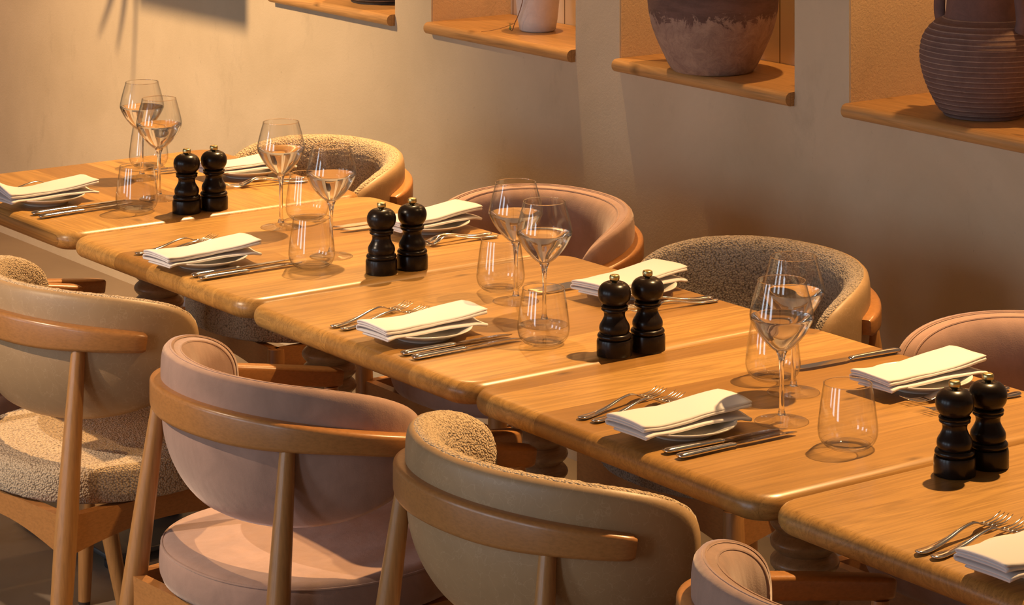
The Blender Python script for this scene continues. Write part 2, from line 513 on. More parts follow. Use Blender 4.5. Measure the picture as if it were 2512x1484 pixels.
def clay(name, c1, c2, c3=None, zsplit=None, rib=False, rough=0.85):
    m, nt, b = newmat(name)
    v = coords(nt)
    n1 = noise(nt, v, 30, 8, 0.78, 0.6)
    n2 = noise(nt, coords(nt, scale=(1, 1, 4)), 9, 5, 0.65, 0.3)
    col = mixc(nt, ramp(nt, n1, [(0.38, (0, 0, 0)), (0.62, (1, 1, 1))]), c1, c2)
    sz = nt.nodes.new('ShaderNodeSeparateXYZ'); nt.links.new(v, sz.inputs[0])
    if zsplit:
        zz = math_n(nt, 'ADD', sz.outputs[2], math_n(nt, 'MULTIPLY', math_n(nt, 'SUBTRACT', n1, 0.5), 0.14))
        f = ramp(nt, math_n(nt, 'MULTIPLY', zz, 1.0 / zsplit), [(0.95, (0, 0, 0)), (1.0, (1, 1, 1))])
        dk = mixc(nt, ramp(nt, n2, [(0.4, (0, 0, 0)), (0.6, (1, 1, 1))]), c3, tuple(x * 1.7 for x in c3))
        col = mixc(nt, math_n(nt, 'MULTIPLY', f, 0.9), col, dk)
    nt.links.new(col, b.inputs['Base Color'])
    b.inputs['Roughness'].default_value = rough
    h = n1
    if rib:
        r = math_n(nt, 'SINE', math_n(nt, 'MULTIPLY', math_n(nt, 'ADD', sz.outputs[2], math_n(nt, 'MULTIPLY', n2, 0.004)), 2 * PI / 0.0105))
        h = math_n(nt, 'ADD', math_n(nt, 'MULTIPLY', r, 0.35), math_n(nt, 'MULTIPLY', n1, 0.9))
        hi = ramp(nt, r, [(0.80, (0, 0, 0)), (1.0, (1, 1, 1))])
        col2 = mixc(nt, math_n(nt, 'MULTIPLY', math_n(nt, 'MULTIPLY', hi, n1), 1.1), col, (0.46, 0.35, 0.28))
        nt.links.new(col2, b.inputs['Base Color'])
    bump(nt, b, h, 0.6, 0.003)
    return m
SZ = 0.980
# black bowl
x, y = -2.60, 1.53
t = tag(empty('stoneware_bowl', (x, y, SZ)), 'black ribbed stoneware vessel on the furthest niche shelf, only its foot in view', 'bowl')
lathe('vessel', smooth_prof([(0, 0), (0.075, 0.0), (0.088, 0.008), (0.12, 0.06), (0.135, 0.13), (0.12, 0.2), (0.08, 0.24), (0.075, 0.26)], 5),
      clay('black_clay', (0.016, 0.016, 0.020), (0.03, 0.03, 0.034), rib=True, rough=0.6), t)
# white pot with a trailing vine
x, y = -1.888, 1.53
t = tag(empty('white_pot', (x, y, SZ)), 'smooth white tapering pot with a trailing vine, on the second niche shelf', 'pot')
lathe('pot', [(0, 0), (0.040, 0.0), (0.0455, 0.004), (0.050, 0.03), (0.056, 0.09), (0.063, 0.16), (0.064, 0.17), (0.058, 0.17), (0.045, 0.02), (0, 0.02)],
      clay('white_clay', (0.62, 0.56, 0.53), (0.68, 0.62, 0.59), rough=0.55), t)
vm = plain('vine_stem', (0.20, 0.10, 0.05), 0.7); lm = plain('vine_leaf', (0.20, 0.22, 0.05), 0.6)
vp = smooth_prof([(0.02, -0.045, 0.172), (0.035, -0.068, 0.165), (0.034, -0.066, 0.12), (0.022, -0.063, 0.08), (0.004, -0.062, 0.045), (-0.012, -0.062, 0.022), (-0.014, -0.067, 0.006), (-0.016, -0.070, 0.004)], 5)
vine = sweep([Vector(p) for p in vp], lambda i, t_: [(0.0011 * math.cos(a * PI / 3), 0.0011 * math.sin(a * PI / 3)) for a in range(6)], 'vine', vm, t)
vp = [(-0.012, -0.062, 0.022), (-0.03, -0.09, 0.010), (-0.05, -0.115, 0.003), (-0.06, -0.13, 0.0015)]
sweep([Vector(p) for p in smooth_prof(vp, 4)], lambda i, t_: [(0.0006 * math.cos(a * PI / 3), 0.0006 * math.sin(a * PI / 3)) for a in range(6)], 'tendril', vm, t)
for lx, ly, lz, rz in ((-0.016, -0.071, 0.010, 0.4), (-0.020, -0.069, 0.017, 2.6)):
    LV = []; n = 8
    for k in range(n + 1):
        s = k / n; wd = 0.0035 * math.sin(PI * s)
        for sg in (-1, 1):
            LV.append((lx + math.cos(rz) * wd * sg, ly - 0.002 + 0.001 * sg, lz - 0.011 * s + 0.006))
    LF = [(2 * k, 2 * k + 1, 2 * k + 3, 2 * k + 2) for k in range(n)]
    o = mesh_obj('leaf', LV, LF, lm, t)
    so = o.modifiers.new('th', 'SOLIDIFY'); so.thickness = 0.0004
# big urn
x, y = at(1806, 184, SZ); y = min(y, 1.508); x = -1.128
t = tag(empty('clay_urn', (x, y, SZ)), 'big weathered brown clay urn with chalky lower half, on the third niche shelf', 'urn')
lathe('body', smooth_prof([(0, 0), (0.078, 0.0), (0.094, 0.006), (0.108, 0.03), (0.138, 0.10), (0.149, 0.17), (0.146, 0.26), (0.12, 0.36), (0.07, 0.42), (0.06, 0.45), (0.075, 0.48), (0.06, 0.48)], 6),
      clay('urn_clay', (0.38, 0.265, 0.20), (0.24, 0.155, 0.125), (0.085, 0.046, 0.038), 0.132), t, seg=72)
# ribbed jug with handles
t = tag(empty('ribbed_jug', (-0.345, 1.525, SZ)), 'dark ribbed clay jug with two handles, on the nearest niche shelf', 'jug')
CJ = clay('jug_clay', (0.13, 0.075, 0.065), (0.17, 0.10, 0.085), rib=True)
CJ2 = clay('jug_neck_clay', (0.17, 0.09, 0.075), (0.13, 0.07, 0.06))
body_p = smooth_prof([(0, 0), (0.070, 0.0), (0.082, 0.005), (0.098, 0.025), (0.119, 0.070), (0.129, 0.113), (0.127, 0.148), (0.117, 0.172), (0.098, 0.192), (0.075, 0.203)], 14)
body_p = [(r + (0.0006 * math.sin(z / 0.0105 * 2 * PI) if r > 0.08 else 0), z) for r, z in body_p]
lathe('body', body_p, CJ, t, seg=72)
lathe('neck', smooth_prof([(0.079, 0.200), (0.075, 0.222), (0.071, 0.28), (0.075, 0.34), (0.085, 0.37), (0.078, 0.37)], 6), CJ2, t, seg=60)
for sg in (-1, 1):
    hp = smooth_prof([(0.110 * sg, -0.01, 0.182), (0.116 * sg, -0.01, 0.205), (0.111 * sg, -0.01, 0.25), (0.098 * sg, 0, 0.30), (0.070 * sg, 0, 0.32)], 6)
    sweep([Vector(p) for p in hp], lambda i, t_: [(0.014 * math.cos(a * PI / 6), 0.009 * math.sin(a * PI / 6)) for a in range(12)], 'handle', CJ2, t, up=Vector((0, 1, 0)))

# ------------------------------------------------------------------ tables
TOPZ = 0.75; TH = 0.038
def table_top(w, d, mat, parent):
    rc = 0.052; r = TH / 2
    V = []; F = []
    prof = []
    for k in range(11):
        a = -PI / 2 + PI * k / 10
        prof.append((r * (math.cos(a) - 1), r * math.sin(a) + TOPZ - r))
    n = 10
    def loop(off):
        R = rc + off; pts = []
        for cx, cy, a0 in ((w - rc, d - rc, 0), (rc, d - rc, 90), (rc, rc, 180), (w - rc, rc, 270)):
            for k in range(n + 1):
                a = math.radians(a0 + 90 * k / n)
                pts.append((cx + R * math.cos(a), cy + R * math.sin(a)))
        return pts
    m_ = 4 * (n + 1)
    for off, z in prof: V += [(x, y, z) for x, y in loop(off)]
    for i in range(len(prof) - 1):
        for j in range(m_):
            k = (j + 1) % m_
            F.append((i * m_ + j, i * m_ + k, (i + 1) * m_ + k, (i + 1) * m_ + j))
    F.append(tuple(range(m_))[::-1]); F.append(tuple((len(prof) - 1) * m_ + j for j in range(m_)))
    o = mesh_obj('tabletop', V, F, mat, parent)
    return sharp(o, 60)

def pedestal_prof():
    z0 = 0.035; z1 = TOPZ - TH
    prof = [(0, z0), (0.05, z0)]
    p = 0.0315; n = int((z1 - z0 - 0.012) / p)
    z = z1 - 0.012 - n * p
    prof.append((0.048, z))
    for i in range(n):
        for k in range(1, 9):
            a = PI * k / 8
            prof.append((0.0425 + 0.0125 * math.sin(a), z + p * k / 8))
        z += p
    prof += [(0.05, z1 - 0.010), (0.05, z1 - 0.0005), (0, z1 - 0.0005)]
    return prof

tabs = [('A', -2.072, 0.690, OAKX, 0.0, 'last oak pedestal table, its boards running along the row'),
        ('B', -1.371, 0.699, OAKS[0], 0.008, 'second oak pedestal table from the far end of the row'),
        ('C', -0.667, 0.694, OAKS[1], 0.004, 'middle oak pedestal table of the row, with the knotty right edge'),
        ('D', 0.030, 0.720, OAKS[2], -0.004, 'second nearest oak pedestal table, holding the empty tumbler and crossed forks'),
        ('E', 0.753, 0.705, OAKS[3], 0.0, 'nearest oak pedestal table, cut off by the frame')]
for k, x0, wd, mt, rz, lab in tabs:
    t = tag(empty('dining_table', (x0, -0.028, 0), rz), lab, 'table', 'row of square oak tables')
    table_top(wd, 0.728, mt, t)
    p = lathe('pedestal', pedestal_prof(), PED, t); p.location = (wd / 2 + 0.005, 0.40, 0)
    pl = box('base_plate', -0.21, 0.21, -0.23, 0.23, 0.022, 0.034, PLATE_METAL, t, 0.003); pl.location = (wd / 2, 0.40, 0)
    for sx in (-0.185, 0.185):
        for sy in (-0.205, 0.205):
            g = lathe('foot', [(0, 0), (0.018, 0), (0.020, 0.004), (0.020, 0.016), (0.010, 0.022), (0, 0.022)], RUBBER, pl, 20)
            g.location = (sx, sy, 0)

# ------------------------------------------------------------------ chairs
def disp_boucle(o, strength=0.0022, size=0.008):
    tx = bpy.data.textures.get('boucle_loops') or bpy.data.textures.new('boucle_loops', 'VORONOI')
    tx.noise_scale = size
    tx.distance_metric = 'DISTANCE'
    md = o.modifiers.new('loops', 'DISPLACE'); md.texture = tx; md.strength = -strength; md.mid_level = 0.35
    md.texture_coords = 'LOCAL'
    return o

ZC = 0.672; HT = 0.111; HB = 0.135; TH0 = math.radians(97)
def pad_point(s, z, off):
    """s = angle from the back, off = outward offset"""
    dz = (ZC - z) / HB
    e = (0.004 * (z - ZC) / HT if z > ZC else -0.052 * dz * dz) + off
    return Vector(((0.261 + e) * math.sin(s), -(0.221 + e) * math.cos(s), z))

def pad_mesh(name, mat, parent, kind, rings=20, seg=110, boucle_on=False):
    n = 2.7
    def xy(rho, phi):
        c, s_ = math.cos(phi), math.sin(phi)
        n = 2.8 if s_ > 0 else 2.5
        m_ = 1.0 / (abs(c) ** n + abs(s_) ** n) ** (1 / n)
        return rho * m_ * c, rho * m_ * s_
    def sheet(rho, phi, off):
        x_, y_ = xy(rho, phi)
        s = TH0 * x_; z = ZC + (HT if y_ > 0 else HB) * y_
        return pad_point(s, z, off)
    V = []; F = []
    if kind == 'outer':   # leather or velvet shell
        f = lambda r: 0.012 * (1 - r ** 6) ** 0.5 + 0.002
        r0 = [i / rings for i in range(1, rings + 1)]
        offs = [(r, f(r)) for r in r0] + [(1.0, -0.003), (0.985, -0.008)]
    else:
        T = 0.040
        f = lambda r: -T * (1 - r ** 5) ** 0.45
        r0 = [i / rings for i in range(1, rings + 1)]
        r0 = [1 - (1 - r) ** 1.35 for r in r0]
        offs = [(r * 0.985, f(r) - 0.003) for r in r0] + [(0.97, 0.004)]
        if boucle_on: offs = [(r * 1.035, o_ - 0.003 * r) for r, o_ in offs[:-1]] + [(1.005, -0.001), (0.97, 0.003)]
    V.append(sheet(0, 0, offs[0][1]))
    for r, of in offs:
        for j in range(seg):
            V.append(sheet(r, 2 * PI * j / seg, of))
    for j in range(seg):
        F.append((0, 1 + j, 1 + (j + 1) % seg))
    for i in range(len(offs) - 1):
        for j in range(seg):
            k = (j + 1) % seg
            a = 1 + i * seg
            F.append((a + j, a + seg + j, a + seg + k, a + k))
    o = fix_normals(mesh_obj(name, V, F, mat, parent))
    return o

def pad_rim(name, mat, parent, rho, off, rad, seg=120):
    n = 2.7; path = []
    for j in range(seg + 1):
        phi = 2 * PI * j / seg
        c, s_ = math.cos(phi), math.sin(phi)
        n = 2.8 if s_ > 0 else 2.5
        m_ = rho / (abs(c) ** n + abs(s_) ** n) ** (1 / n)
        x_, y_ = m_ * c, m_ * s_
        path.append(pad_point(TH0 * x_, ZC + (HT if y_ > 0 else HB) * y_, off))
    return sweep(path, lambda i, t_: [(rad * math.cos(a * PI / 3), rad * math.sin(a * PI / 3)) for a in range(6)], name, mat, parent, cap=False)

def seat_mesh(mat, parent, boucle_on):
    R = 0.245; z0, z1 = 0.402, 0.474
    n = 2.25; seg = 150 if boucle_on else 96
    prof = [(0.0, z0), (0.6, z0), (0.93, z0 + 0.001), (0.975, z0 + 0.006), (0.995, z0 + 0.018), (1.0, z0 + 0.033), (0.995, z1 - 0.020), (0.985, z1 - 0.012),
            (0.965, z1 - 0.007)]
    inner = [0.94, 0.90, 0.86, 0.81, 0.76, 0.7, 0.64, 0.57, 0.5, 0.42, 0.34, 0.26, 0.18, 0.09]
    prof += [(r, z1 - 0.005 + 0.007 * (1 - r * r)) for r in inner]
    if boucle_on:
        dense = []
        for (a, za), (b, zb) in zip(prof, prof[1:]):
            for k in range(3): dense.append((a + (b - a) * k / 3, za + (zb - za) * k / 3))
        prof = dense
    V = [(0, 0, z0)]; F = []
    for r, z in prof[1:]:
        for j in range(seg):
            a = 2 * PI * j / seg; c, s_ = math.cos(a), math.sin(a)
            m_ = 1.0 / (abs(c) ** n + abs(s_) ** n) ** (1 / n)
            V.append((R * r * m_ * c, R * r * m_ * s_ * 0.99 - 0.0, z))
    V.append((0, 0, z1 + 0.002))
    nr = len(prof) - 1
    for j in range(seg): F.append((0, 1 + (j + 1) % seg, 1 + j))
    for i in range(nr - 1):
        for j in range(seg):
            k = (j + 1) % seg; a = 1 + i * seg
            F.append((a + j, a + k, a + seg + k, a + seg + j))
    a = 1 + (nr - 1) * seg
    for j in range(seg): F.append((a + j, a + (j + 1) % seg, len(V) - 1))
    return fix_normals(mesh_obj('seat', V, F, mat, parent))

def leg_mesh(name, p0, p1, rt, rm, rb, parent, zm=0.36):
    """round tapered leg from foot p0 to top p1"""
    p0 = Vector(p0); p1 = Vector(p1); n = 18; path = []; rad = []
    for i in range(n + 1):
        t = i / n; z = p0.z + (p1.z - p0.z) * t
        path.append(p0.lerp(p1, t))
        if z < zm:
            s = (z - p0.z) / (zm - p0.z); rad.append(rb + (rm - rb) * math.sin(s * PI / 2))
        else:
            s = (z - zm) / max(1e-4, (p1.z - zm)); rad.append(rm + (rt - rm) * (s ** 1.3))
    return sweep(path, lambda i, t_: [(rad[i] * math.cos(a * PI / 10), rad[i] * math.sin(a * PI / 10)) for a in range(20)], name, BEECH, parent, up=Vector((0, 1, 0)))

def glide(parent, p):
    g = lathe('glide', [(0, 0), (0.011, 0), (0.012, 0.002), (0.012, 0.010), (0, 0.010)], DARKFELT, parent, 16)
    g.location = (p[0], p[1], 0); return g

def apron(a, b, parent, z0=0.332, z1=0.402, arch=0.028, th=0.020):
    a = Vector((a[0], a[1], 0)); b = Vector((b[0], b[1], 0)); n = 14
    side = (b - a).cross(Vector((0, 0, 1))).normalized() * th / 2
    V = []; F = []
    for i in range(n + 1):
        t = i / n; p = a.lerp(b, t); zb = z0 + arch * math.sin(PI * t)
        V += [p + side + Vector((0, 0, zb)), p - side + Vector((0, 0, zb)), p - side + Vector((0, 0, z1)), p + side + Vector((0, 0, z1))]
    for i in range(n):
        for j in range(4):
            k = (j + 1) % 4
            F.append((4 * i + j, 4 * i + k, 4 * i + 4 + k, 4 * i + 4 + j))
    F += [(3, 2, 1, 0), (4 * n, 4 * n + 1, 4 * n + 2, 4 * n + 3)]
    o = mesh_obj('apron', V, F, BEECH_R, parent)
    return sharp(o, 30)

def make_chair(kind, mirror):
    """origin under the seat centre, faces +Y; long arm on the sitter's left (right if mirrored)"""
    mx = -1 if mirror else 1
    t = empty('armchair', (0, 0, 0))
    fab = {'rose': VELVET, 'cream': BOUCLE, 'shaded': BOUCLE_SHADE}[kind]
    shell = VELVET if kind == 'rose' else LEATHER
    bo = kind != 'rose'
    s = seat_mesh(fab, t, bo)
    if bo: disp_boucle(s)
    bk = pad_mesh('backrest', fab, t, 'inner', 56 if bo else 22, 300 if bo else 120, bo)
    if bo: disp_boucle(bk)
    sh = pad_mesh('shell', shell, t, 'outer', 20, 120)
    if bo: sh['label'] = 'taupe leather outer shell'
    else:
        pad_rim('piping', shell, bk, 0.985, -0.004, 0.003)
        pad_rim('piping', shell, bk, 0.945, -0.021, 0.0022)
        n = 2.25; path = []
        for j in range(97):
            a = 2 * PI * j / 96; c, s_ = math.cos(a), math.sin(a)
            m_ = 0.245 * 0.982 / (abs(c) ** n + abs(s_) ** n) ** (1 / n)
            path.append(Vector((m_ * c, m_ * s_ * 0.99, 0.4635)))
        sweep(path, lambda i, t_: [(0.0022 * math.cos(a * PI / 3), 0.0022 * math.sin(a * PI / 3)) for a in range(6)], 'piping', shell, s, cap=False)
    # bent rail
    path = []; dims = []
    both = kind == 'rose'
    a0, a1 = (95 if both else 70.5), -95
    nn = 44
    def arm(sg):
        out = []
        for i in range(1, 15):
            s_ = i / 14 * (1.0 if both else 0.42)
            out.append((Vector((sg * (0.2805 - 0.040 * s_ ** 1.4), 0.022 + 0.225 * s_, 0.6740 - 0.036 * s_)), (0.034 - 0.001 * s_, 0.035 - 0.003 * s_)))
        return out
    if both:
        for p_, d_ in reversed(arm(mx)): path.append(p_); dims.append(d_)
    for i in range(nn + 1):
        a = math.radians(a0 + (a1 - a0) * i / nn)
        k = min(1.0, max(0, (abs(math.degrees(a)) - 15) / 60))
        k = k * k * (3 - 2 * k)
        hh = 0.052 - 0.017 * k
        path.append(Vector((mx * 0.282 * math.sin(a), -0.238 * math.cos(a), 0.736 - 0.039 * (a / 1.571) ** 2 - hh / 2)))
        dims.append((0.030 + 0.004 * k, hh))
    for p_, d_ in arm(-mx): path.append(p_); dims.append(d_)
    L = len(path)
    def sect(i, t_):
        w_, h_ = dims[i]
        e = min(i, L - 1 - i)
        f = 1.0 if e > 3 else (0.62, 0.86, 0.95, 0.99)[e]
        f2 = 1.0 if e > 3 else (0.80, 0.93, 0.98, 1.0)[e]
        return rrect(w_ * f, h_ * f2, 0.0075 * f)
    # tighten both end spacings so the ends read as rounded
    path[0] = path[1] + (path[0] - path[1]).normalized() * 0.006
    path[-1] = path[-2] + (path[-1] - path[-2]).normalized() * 0.006
    sweep(path, sect, 'armrest_rail', BEECH_R, t)
    RL = (-0.228, -0.262); RR = (0.228, -0.262)
    for p, top in ((RL, (-0.184, -0.180, 0.684)), (RR, (0.184, -0.180, 0.684))):
        l = leg_mesh('leg', (p[0], p[1], 0.008), top, 0.0125, 0.0205, 0.0135, t); glide(l, p)
    ps, pl = (mx * 0.222, 0.19), (mx * -0.235, 0.20)
    l = leg_mesh('leg', (pl[0], pl[1], 0.008), (mx * -0.244, 0.215, 0.627) if both else (mx * -0.270, 0.085, 0.650), 0.0125, 0.0195, 0.0125, t); glide(l, pl)
    if both:
        ps = (mx * 0.235, 0.20)
        l = leg_mesh('leg', (ps[0], ps[1], 0.008), (mx * 0.244, 0.215, 0.627), 0.0125, 0.0195, 0.0125, t); glide(l, ps)
    else:
        l = leg_mesh('leg', (ps[0], ps[1], 0.008), (mx * 0.205, 0.185, 0.401), 0.0185, 0.0195, 0.0125, t); glide(l, ps)
    rl = (-0.204, -0.218); rr = (0.204, -0.218); fs = (mx * 0.228, 0.206) if both else (mx * 0.208, 0.186); fl = (mx * -0.228, 0.206) if both else (mx * -0.240, 0.170)
    apron(rl, rr, t); apron(fs, fl, t)
    lft, rgt = (fs, fl) if fs[0] < fl[0] else (fl, fs)
    apron(rl, lft, t); apron(rr, rgt, t)
    return t

protos = {}
def chair(kind, mirror, x, y, rz, label, group):
    key = (kind, mirror)
    if key not in protos:
        protos[key] = make_chair(kind, mirror); t = protos[key]
    else:
        t = copy_tree(protos[key])
    t.location = (x, y, 0); t.rotation_euler = (0, 0, math.radians(rz))
    tag(t, label, 'chair', group)
    return t
gN = 'armchairs on the aisle side of the tables'; gF = 'armchairs on the wall side of the tables'
chair('rose', False, -1.590, -0.205, 4, 'rose velvet armchair at the far left edge, only its arm and back edge in view', gN)
chair('cream', False, -0.980, -0.141, 6, 'taupe leather-backed armchair with cream boucle seat, at the left edge', gN)
chair('rose', False, -0.231, -0.149, 4, 'rose velvet armchair with its back to the aisle, between the two leather ones', gN)
chair('cream', False, 0.410, -0.093, -1, 'leather-backed boucle armchair nearest the photographer, in the middle foreground', gN)
chair('rose', False, 1.120, -0.129, 1, 'rose velvet armchair at the bottom right, mostly below the frame', gN)
chair('cream', True, -1.748, 0.738, 182, 'cream boucle armchair by the wall, furthest along the row', gF)
chair('rose', True, -0.970, 0.790, 180, 'rose velvet armchair by the wall, behind the third pair of wine glasses', gF)
chair('shaded', True, -0.300, 0.815, 182, 'grey boucle armchair by the wall, shade put into its cream, with orange beech rail end showing', gF)
chair('rose', True, 0.440, 0.800, 180, 'rose velvet armchair by the wall, cut by the right edge of the photo', gF)

# ------------------------------------------------------------------ glassware
def make_wine():
    t = empty('wine_glass', (0, 0, 0))
    bowl = smooth_prof([(0.0040, 0.1060), (0.0105, 0.1085), (0.0235, 0.1195), (0.0375, 0.1365), (0.0470, 0.1540), (0.0490, 0.1610), (0.0478, 0.1720), (0.0430, 0.1920), (0.0365, 0.2155)], 5)
    bo = lathe('bowl', bowl, GLASS, t, 64)
    lathe('bowl_inside', [(r_ - 0.0011, z_ + (0.0011 if z_ < 0.15 else 0)) for r_, z_ in bowl[1:]], GLASS, bo, 64)
    rim = [(0.0365 + 0.0007 * math.cos(a * PI / 4), 0.2155 + 0.0007 * math.sin(a * PI / 4)) for a in range(9)]
    lathe('rim', rim, GLASS_S, t, 64)
    low = smooth_prof([(0.0, 0.1092), (0.0100, 0.1098), (0.0228, 0.1206), (0.0366, 0.1372), (0.0460, 0.1545), (0.0477, 0.1600)], 5)
    o = lathe('refraction_body', low + [(0.0474, 0.1606), (0.030, 0.1607), (0, 0.1607)], CLEAR, t, 64)  # solid clear body added inside the bowl for its refraction
    lathe('foot', smooth_prof([(0, 0.0004), (0.0385, 0.0002), (0.0410, 0.0008), (0.0405, 0.0016), (0.030, 0.0030), (0.014, 0.0058), (0.0066, 0.0108)], 4), GLASS, t, 56)
    stem = smooth_prof([(0, 0.0100), (0.0050, 0.0104), (0.0064, 0.0111), (0.0042, 0.020), (0.0036, 0.045), (0.0037, 0.075), (0.0048, 0.095), (0.0075, 0.1045), (0.0085, 0.1080), (0.0, 0.1085)], 4)
    lathe('stem', stem, GLASS_S, t, 40)
    return t

def make_tumbler():
    t = empty('tumbler', (0, 0, 0))
    body = smooth_prof([(0.0270, 0.0030), (0.0350, 0.0048), (0.0415, 0.0120), (0.0445, 0.0240), (0.0435, 0.0400), (0.0402, 0.0660), (0.0357, 0.0945)], 5)
    bo = lathe('wall', body, GLASS, t, 64)
    lathe('wall_inside', [(r_ - 0.0012, z_ + (0.003 if z_ < 0.01 else 0)) for r_, z_ in body], GLASS, bo, 64)
    rim = [(0.0357 + 0.0007 * math.cos(a * PI / 4), 0.0945 + 0.0007 * math.sin(a * PI / 4)) for a in range(9)]
    lathe('rim', rim, GLASS_S, t, 64)
    lathe('base', smooth_prof([(0, 0.0), (0.025, 0.0), (0.0300, 0.0012), (0.0345, 0.0044), (0.0280, 0.0056), (0, 0.0062)], 3), GLASS, t, 48)
    return t
EPS = 0.0004
wines = [(-1.817, 0.380, 'wine glass furthest along the row, behind another wine glass'),
         (-1.593, 0.302, 'wine glass beside the furthest pair of mills, in front of another'),
         (-1.188, 0.364, 'wine glass left of the two on the second table, in front of the far napkin'),
         (-0.897, 0.303, 'wine glass right of the two on the second table, before the cream boucle back'),
         (-0.390, 0.379, 'wine glass left of the two before the rose velvet wall chair'),
         (-0.222, 0.319, 'wine glass right of the two before the rose chair, foot seen through a tumbler'),
         (0.360, 0.380, 'wine glass behind the front one, before the grey boucle wall chair'),
         (0.473, 0.255, 'wine glass nearest the photographer, its foot beside the knife tips')]
w0 = None
for x, y, lab in wines:
    if w0 is None: w0 = make_wine(); t = w0
    else: t = copy_tree(w0)
    t.location = (x, y, TOPZ + EPS); t.rotation_euler = (0, 0, random.random() * 6)
    tag(t, lab, 'wine glass', 'wine glasses on the tables')
tumblers = [(-1.929, 0.457, 'stemless tumbler furthest along the row, behind the wine glass stems'),
            (-1.509, 0.204, 'stemless tumbler by the knives on the last table'),
            (-1.225, 0.449, 'stemless tumbler on the second table nearest the wall, behind a wine glass'),
            (-0.844, 0.226, 'stemless tumbler by the knives on the second table from the far end'),
            (-0.478, 0.408, 'stemless tumbler left of the wine glass feet on the middle table'),
            (-0.119, 0.241, 'stemless tumbler with a wine glass foot showing through it'),
            (0.280, 0.407, 'stemless tumbler behind the two nearest wine glasses'),
            (0.631, 0.245, 'stemless tumbler standing free, nearest the photographer')]
w0 = None
for x, y, lab in tumblers:
    if w0 is None: w0 = make_tumbler(); t = w0
    else: t = copy_tree(w0)
    t.location = (x, y, TOPZ + EPS); t.rotation_euler = (0, 0, random.random() * 6)
    tag(t, lab, 'glass', 'tumblers on the tables')

# ------------------------------------------------------------------ mills
def make_mill():
    t = empty('pepper_mill', (0, 0, 0))
    prof = [(0, 0), (0.0295, 0.0), (0.0300, 0.001), (0.0300, 0.0230), (0.0290, 0.0265), (0.0262, 0.0275)]
    prof += [(0.0268 + 0.0022 * math.sin(PI * k / 6), 0.0278 + 0.0085 * k / 6) for k in range(7)]
    prof += [(0.0245, 0.0366)]
    prof += smooth_prof([(0.0240, 0.0370), (0.0258, 0.0430), (0.0250, 0.0500), (0.0205, 0.0580), (0.0178, 0.0650), (0.0182, 0.0710), (0.0202, 0.0740)], 5)
    prof += [(0.0200, 0.0745), (0.0222, 0.0752), (0.0226, 0.0768), (0.0215, 0.0785), (0.0228, 0.0796), (0.0232, 0.0815), (0.0215, 0.0834), (0.0190, 0.0840)]
    lathe('body', prof, BLACK, t, 64)
    head = smooth_prof([(0.0185, 0.0842), (0.0215, 0.0862), (0.0262, 0.0935), (0.0278, 0.1030), (0.0262, 0.1110), (0.0215, 0.1175), (0.0140, 0.1215), (0.0085, 0.1205), (0.0, 0.1200)], 6)
    lathe('head', head, BLACK, t, 64)
    V = []; kn = smooth_prof([(0.0040, 0.1195), (0.0046, 0.1220), (0.0078, 0.1245), (0.0086, 0.1285), (0.0080, 0.1320), (0.0060, 0.1335), (0.0, 0.1330)], 4)
    lathe('knob', kn, BRASS, t, 36)
    return t
mills = [(-1.433, 0.281, 'black mill, front one of the pair on the last table'), (-1.433, 0.346, 'black mill, rear one of the pair on the last table'),
         (-0.723, 0.306, 'black mill, front one of the pair on the second table, before the white napkin'), (-0.723, 0.376, 'black mill, rear one of the pair on the second table from the far end'),
         (0.009, 0.294, 'black mill, front one of the pair before the grey boucle chair'), (0.016, 0.359, 'black mill, rear one of the pair before the grey boucle chair'),
         (0.817, 0.279, 'black mill nearest the photographer, front one of its pair'), (0.817, 0.346, 'black mill at the right edge, rear one of the nearest pair')]
w0 = None
for x, y, lab in mills:
    if w0 is None: w0 = make_mill(); t = w0
    else: t = copy_tree(w0)
    t.location = (x, y, TOPZ + EPS); tag(t, lab, 'mill', 'black salt and pepper mills')

# ------------------------------------------------------------------ plates, napkins and cutlery
def make_plate():
    prof = smooth_prof([(0.0, 0.0035), (0.040, 0.0035), (0.043, 0.0), (0.047, 0.0), (0.050, 0.0035), (0.066, 0.0095), (0.0815, 0.0165), (0.0835, 0.0180), (0.0815, 0.0188),
                        (0.066, 0.0125), (0.052, 0.0075), (0.0, 0.0070)], 4)
    return lathe('side_plate', prof, PORC, None, 96)

